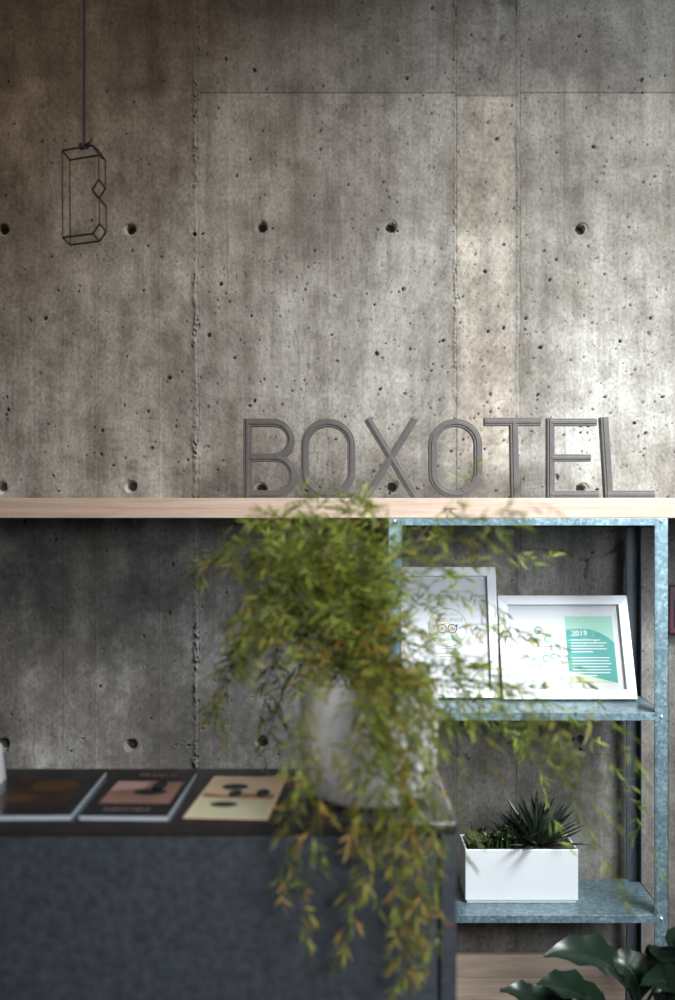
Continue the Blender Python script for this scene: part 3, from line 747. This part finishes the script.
def frond(ctrl, dens=1.0, pal=(0,), r0=.0016, bare=.12, lscale=1.0, br=.055):
    """arching stem with short side twigs, each carrying alternate narrow leaflets"""
    ctrl = [c-org for c in ctrl]; n = 26
    pts = [bez(ctrl, i/n) for i in range(n+1)]; L = sum((pts[i+1]-pts[i]).length for i in range(n))
    m = MB(); m.tube(pts, [r0*(1-.75*i/n) for i in range(n+1)], 5, 4)
    k = max(4, int(L/.021*dens)); side = 1
    for i in range(k):
        t = bare+(1-bare)*(i+rnd.random()*.7)/k; p = bez(ctrl, min(1, t)); tg = (bez(ctrl, min(1, t+.02))-bez(ctrl, max(0, t-.02))).normalized()
        rv = Vector((rnd.gauss(0, 1), rnd.gauss(0, 1), rnd.gauss(0, .7))).normalized(); rv = (rv-tg*rv.dot(tg)).normalized()
        d = (tg*rnd.uniform(.35, .9)+rv*rnd.uniform(.6, 1)+Vector((0, 0, -.15))).normalized(); bl = br*rnd.uniform(.45, 1.15)*(1-.45*t)
        q = p+d*bl*.55; e = q+(d+Vector((0, 0, -.45))).normalized()*bl*.45
        m.tube([p, q, e], [r0*.5, r0*.35, r0*.15], 4, 4)
        nl = max(3, int(bl/.0075)); mi0 = rnd.choice(pal)
        for j in range(nl):
            s_ = (j+.6)/nl; b_ = p.lerp(q, s_/.55) if s_ < .55 else q.lerp(e, (s_-.55)/.45); side = -side
            sv = d.cross(Vector((rnd.gauss(0, .5), rnd.gauss(0, .5), 1))).normalized()*side
            dd = (d*rnd.uniform(.5, 1)+sv*rnd.uniform(.5, .9)+Vector((0, 0, rnd.uniform(-.4, .15)))).normalized()
            mi = mi0 if rnd.random() < .8 else rnd.choice(pal)
            leaflet(m, b_, dd, rnd.uniform(.016, .031)*lscale, rnd.uniform(.0028, .0046)*lscale, mi)
        leaflet(m, e, (d+Vector((0, 0, -.3))).normalized(), .026*lscale, .0042*lscale, mi0)
    return m.build('frond', [M_ltgrn, M_dkgrn, M_yel, M_org, M_stem], fp, fix=False)
def root(): 
    a = rnd.uniform(0, 2*PI); r = rnd.uniform(0, .05); return Vector((PX+math.cos(a)*r, PD+math.sin(a)*r, PZ-.028))
U = rnd.uniform
# upright and leaning masses above the pot
for k in range(36):
    tx = U(245, 405); ty = U(486, 620)+abs(tx-335)*.28; d = U(1.92, 2.32); r = root(); tip = P(tx, ty, d)
    mid = P(370*.45+tx*.55+U(-18, 18), min(650, ty-U(10, 50)+40), (PD+d)/2)
    frond([r, r.lerp(mid, .5)+Vector((0, 0, .05)), mid, tip], 1.6, (0, 0, 0, 0, 0, 1, 1, 2), lscale=1.05)
# drooping to the left
for k in range(14):
    tx = U(195, 290); ty = U(560, 760); d = U(1.90, 2.25); r = root(); tip = P(tx, ty, d)
    apex = P((369+tx)/2+U(-20, 20), U(530, 600), (PD+d)/2)
    frond([r, apex, P(tx+U(0, 30), ty-U(60, 110), d), tip], 1.15, (1, 1, 1, 0, 2), bare=.25, lscale=1.1)
# low yellowing growth just over the rim
for k in range(8):
    tx = U(290, 440); ty = U(625, 690); d = U(1.98, 2.2); r = root()
    frond([r, P((369+tx)/2, U(600, 650), (PD+d)/2), P(tx, ty, d)], 1.4, (2, 1, 3, 1, 2))
# trailing over the front of the pot and down the counter
for k in range(17):
    tx = U(290, 440) if k > 6 else U(350, 435); ty = U(760, 985) if k % 3 else U(700, 800); d = U(1.78, 1.89); r = root(); tip = P(tx, ty, d)
    ox_ = U(-25, 25); over = P(382+(tx-370)*.6+ox_, U(630, 668), U(1.92, 2.0))
    low = 1 if ty > 860 else 0
    frond([r, over+Vector((0, 0, .06)), P(tx+U(-20, 20), U(690, 760), d), tip], 1.1 if not low else 1.15, (1, 2, 2, 1, 0, 0, 3) if low else (0, 1, 1, 2), bare=.30, br=.045)
# two dense dry tufts hanging lowest
for tx, ty in ((280, 885), (300, 935), (345, 960), (415, 930), (370, 900), (400, 990)):
    d = U(1.80, 1.88); frond([P(368+U(-10, 10), 672, 2.02), P(tx*.5+185, 650, 1.9), P(tx+20, 770, d), P(tx, ty, d)], .8, (2, 1, 2, 0, 1, 3), bare=.5, br=.065, lscale=1.1)
# thin long sprays arching over the frames and down past the shelves on the right
for tx, ty, ax, ay in ((540, 505, 440, 520), (500, 520, 430, 540), (560, 560, 470, 540), (480, 470, 420, 530), (520, 640, 470, 560), (470, 700, 430, 600), (600, 700, 520, 590),
                       (640, 780, 560, 620), (655, 870, 590, 650), (580, 760, 520, 640), (540, 740, 500, 640), (620, 900, 570, 680), (500, 790, 470, 650), (560, 850, 520, 660),
                       (470, 870, 450, 660), (610, 820, 540, 650), (490, 690, 450, 620), (630, 920, 560, 700)):
    d = U(1.80, 2.35); r = root()
    frond([r, P((369+ax)/2, ay+20, (PD+d)/2), P(ax, ay, d), P(tx+U(-8, 8), ty, d)], .8, (0, 1, 0, 1, 2) if ty < 800 else (1, 1, 0), r0=.0012, bare=.22, br=.06, lscale=1.05)

# ------------------------------------------------------------------ broad leaved plant low on the right
bp_ = thing('leafy_plant', 'dark broad-leaved plant at the foot of the shelving, by the wooden crate', 'potted plant', (.70, 2.62, 0))
m = MB(); m.lathe([(.09, 0), (.10, .01), (.125, .20), (.13, .215), (.12, .215), (.115, .19)], 40, cap0=True); bpp = m.build('pot', M_terra, bp_, smooth=True)
m = MB(); m.lathe([(.001, .185), (.117, .185)], 30); m.build('soil', M_soil, bpp)
def broad(base, ctrl, tip, wd, face=(0, -.5, 1)):
    o0 = Vector((.70, 2.62, 0)); ctrl_ = [p-o0 for p in (base, ctrl, tip)]; m = MB(); n = 12; f = Vector(face).normalized(); vv = []; ff = []
    leafstart = .35
    m.tube([bez(ctrl_, leafstart*i/6) for i in range(7)], .004, 6, 1)
    for i in range(n+1):
        t = leafstart+(1-leafstart)*i/n; c = bez(ctrl_, t); tg = (bez(ctrl_, min(1, t+.01))-bez(ctrl_, t-.01)).normalized(); s = tg.cross(f).normalized(); u_ = s.cross(tg)
        u = i/n; w_ = wd*(math.sin(PI*u**.8)**.75 if 0 < i < n else 0)
        wave = .008*math.sin(i*1.9)
        vv += [c-s*w_+u_*(w_*.35+wave), c-s*w_*.5+u_*w_*.10, c, c+s*w_*.5+u_*w_*.10, c+s*w_+u_*(w_*.35-wave)]
    for i in range(n):
        for k in range(4): a = i*5+k; ff.append((a, a+1, a+6, a+5))
    m.add(vv, ff, 0)
    m.tube([bez(ctrl_, leafstart+(1-leafstart)*i/8)-Vector((0, 0, .001)) for i in range(9)], [.003*(1-i/9) for i in range(9)], 5, 1)
    return m.build('leaf', [M_broad, M_vein], bp_, smooth=True, fix=False)
rb_ = Vector((.70, 2.62, .19))
for cp, tp, wd, fc in (((640, 940, 2.6), (543, 956, 2.55), .056, (.2, -.5, 1)), ((655, 955, 2.6), (606, 962, 2.62), .046, (.2, -.7, .8)), ((690, 930, 2.6), (668, 945, 2.5), .055, (-.2, -.8, .5)),
                       ((600, 985, 2.5), (536, 985, 2.45), .050, (0, -.5, 1)), ((560, 1000, 2.5), (500, 990, 2.5), .042, (0, -.4, 1)), ((700, 960, 2.6), (640, 985, 2.45), .04, (0, -.8, .6)),
                       ((720, 950, 2.7), (735, 930, 2.8), .045, (-.3, -.6, .7)), ((680, 980, 2.7), (655, 958, 2.75), .04, (0, -.8, .6)), ((760, 1000, 2.6), (790, 1010, 2.6), .045, (-.5, -.4, .8)),
                       ((620, 1010, 2.5), (585, 1000, 2.4), .04, (0, -.5, 1)), ((690, 1000, 2.4), (700, 1040, 2.3), .04, (0, -.5, 1))):
    broad(rb_+Vector((U(-.03, .03), U(-.03, .03), 0)), P(*cp), P(*tp), wd, fc)

# ------------------------------------------------------------------ hanging wire ornament in the shape of a letter B
HD = 2.66
pn = thing('hanging_wire_ornament', 'black wire outline of a block letter B hanging on a cord at upper left', 'hanging ornament', tuple(P(84, 146, HD)))
po = P(84, 146, HD); sc = 1/F*HD/6.75
A = P(62.3, 150.6, HD)-po
ux = Vector((.0815, -.038, 0)); v3 = Vector((.002, .066, -.002)); wv_ = lambda h: Vector((.0008*h/85, 0, -h/F*HD))
def bp3(a, h): return A+ux*a+wv_(h)+Vector((0, 0, 0))
prof = [(0, 0), (1.0, 0), (1.20, 6.6), (1.20, 34.5), (.98, 44), (1.22, 53), (1.22, 78), (1.0, 87), (0, 87)]
m = MB(); R = .0024
back = [bp3(a, h) for a, h in prof]; front = [p+v3 for p in back]
for ring in (back, front):
    for i in range(len(ring)):
        p, q = ring[i], ring[(i+1) % len(ring)]; m.tube([p, q], R*(.75 if abs((q-p).z) > .05 else 1), 6)
for p, q in zip(back, front): m.tube([p, q], R, 6)
m.build('wire_frame', M_wire, pn, fix=False)
top = (back[0]+back[1])/2; top = back[0].lerp(back[1], .72)
m = MB(); m.tube([top+Vector((0, 0, .004)), Vector((top.x, top.y, .2)), Vector((top.x-.002, top.y, .9)), Vector((top.x-.004, top.y, EYE+2.4-po.z-.001))], .0034, 8); cord = m.build('cord', M_cord, pn)
m = MB()
m.tube([top+Vector((.010*math.cos(a), .006*math.sin(a), .001+.006*math.sin(a*2))) for a in [k*2*PI/14 for k in range(14)]], .0028, 6, closed=True)
m.tube([top+Vector((-.006, 0, .004)), top+Vector((.006, -.004, .006)), top+Vector((.016, -.006, .010)), top+Vector((.021, -.006, .017))], .0026, 6)
m.tube([top+Vector((-.004, -.004, -.004)), top+Vector((.004, -.005, .007)), top+Vector((.018, -.003, .004))], .0024, 6); m.build('knot', M_cord, cord, fix=False)
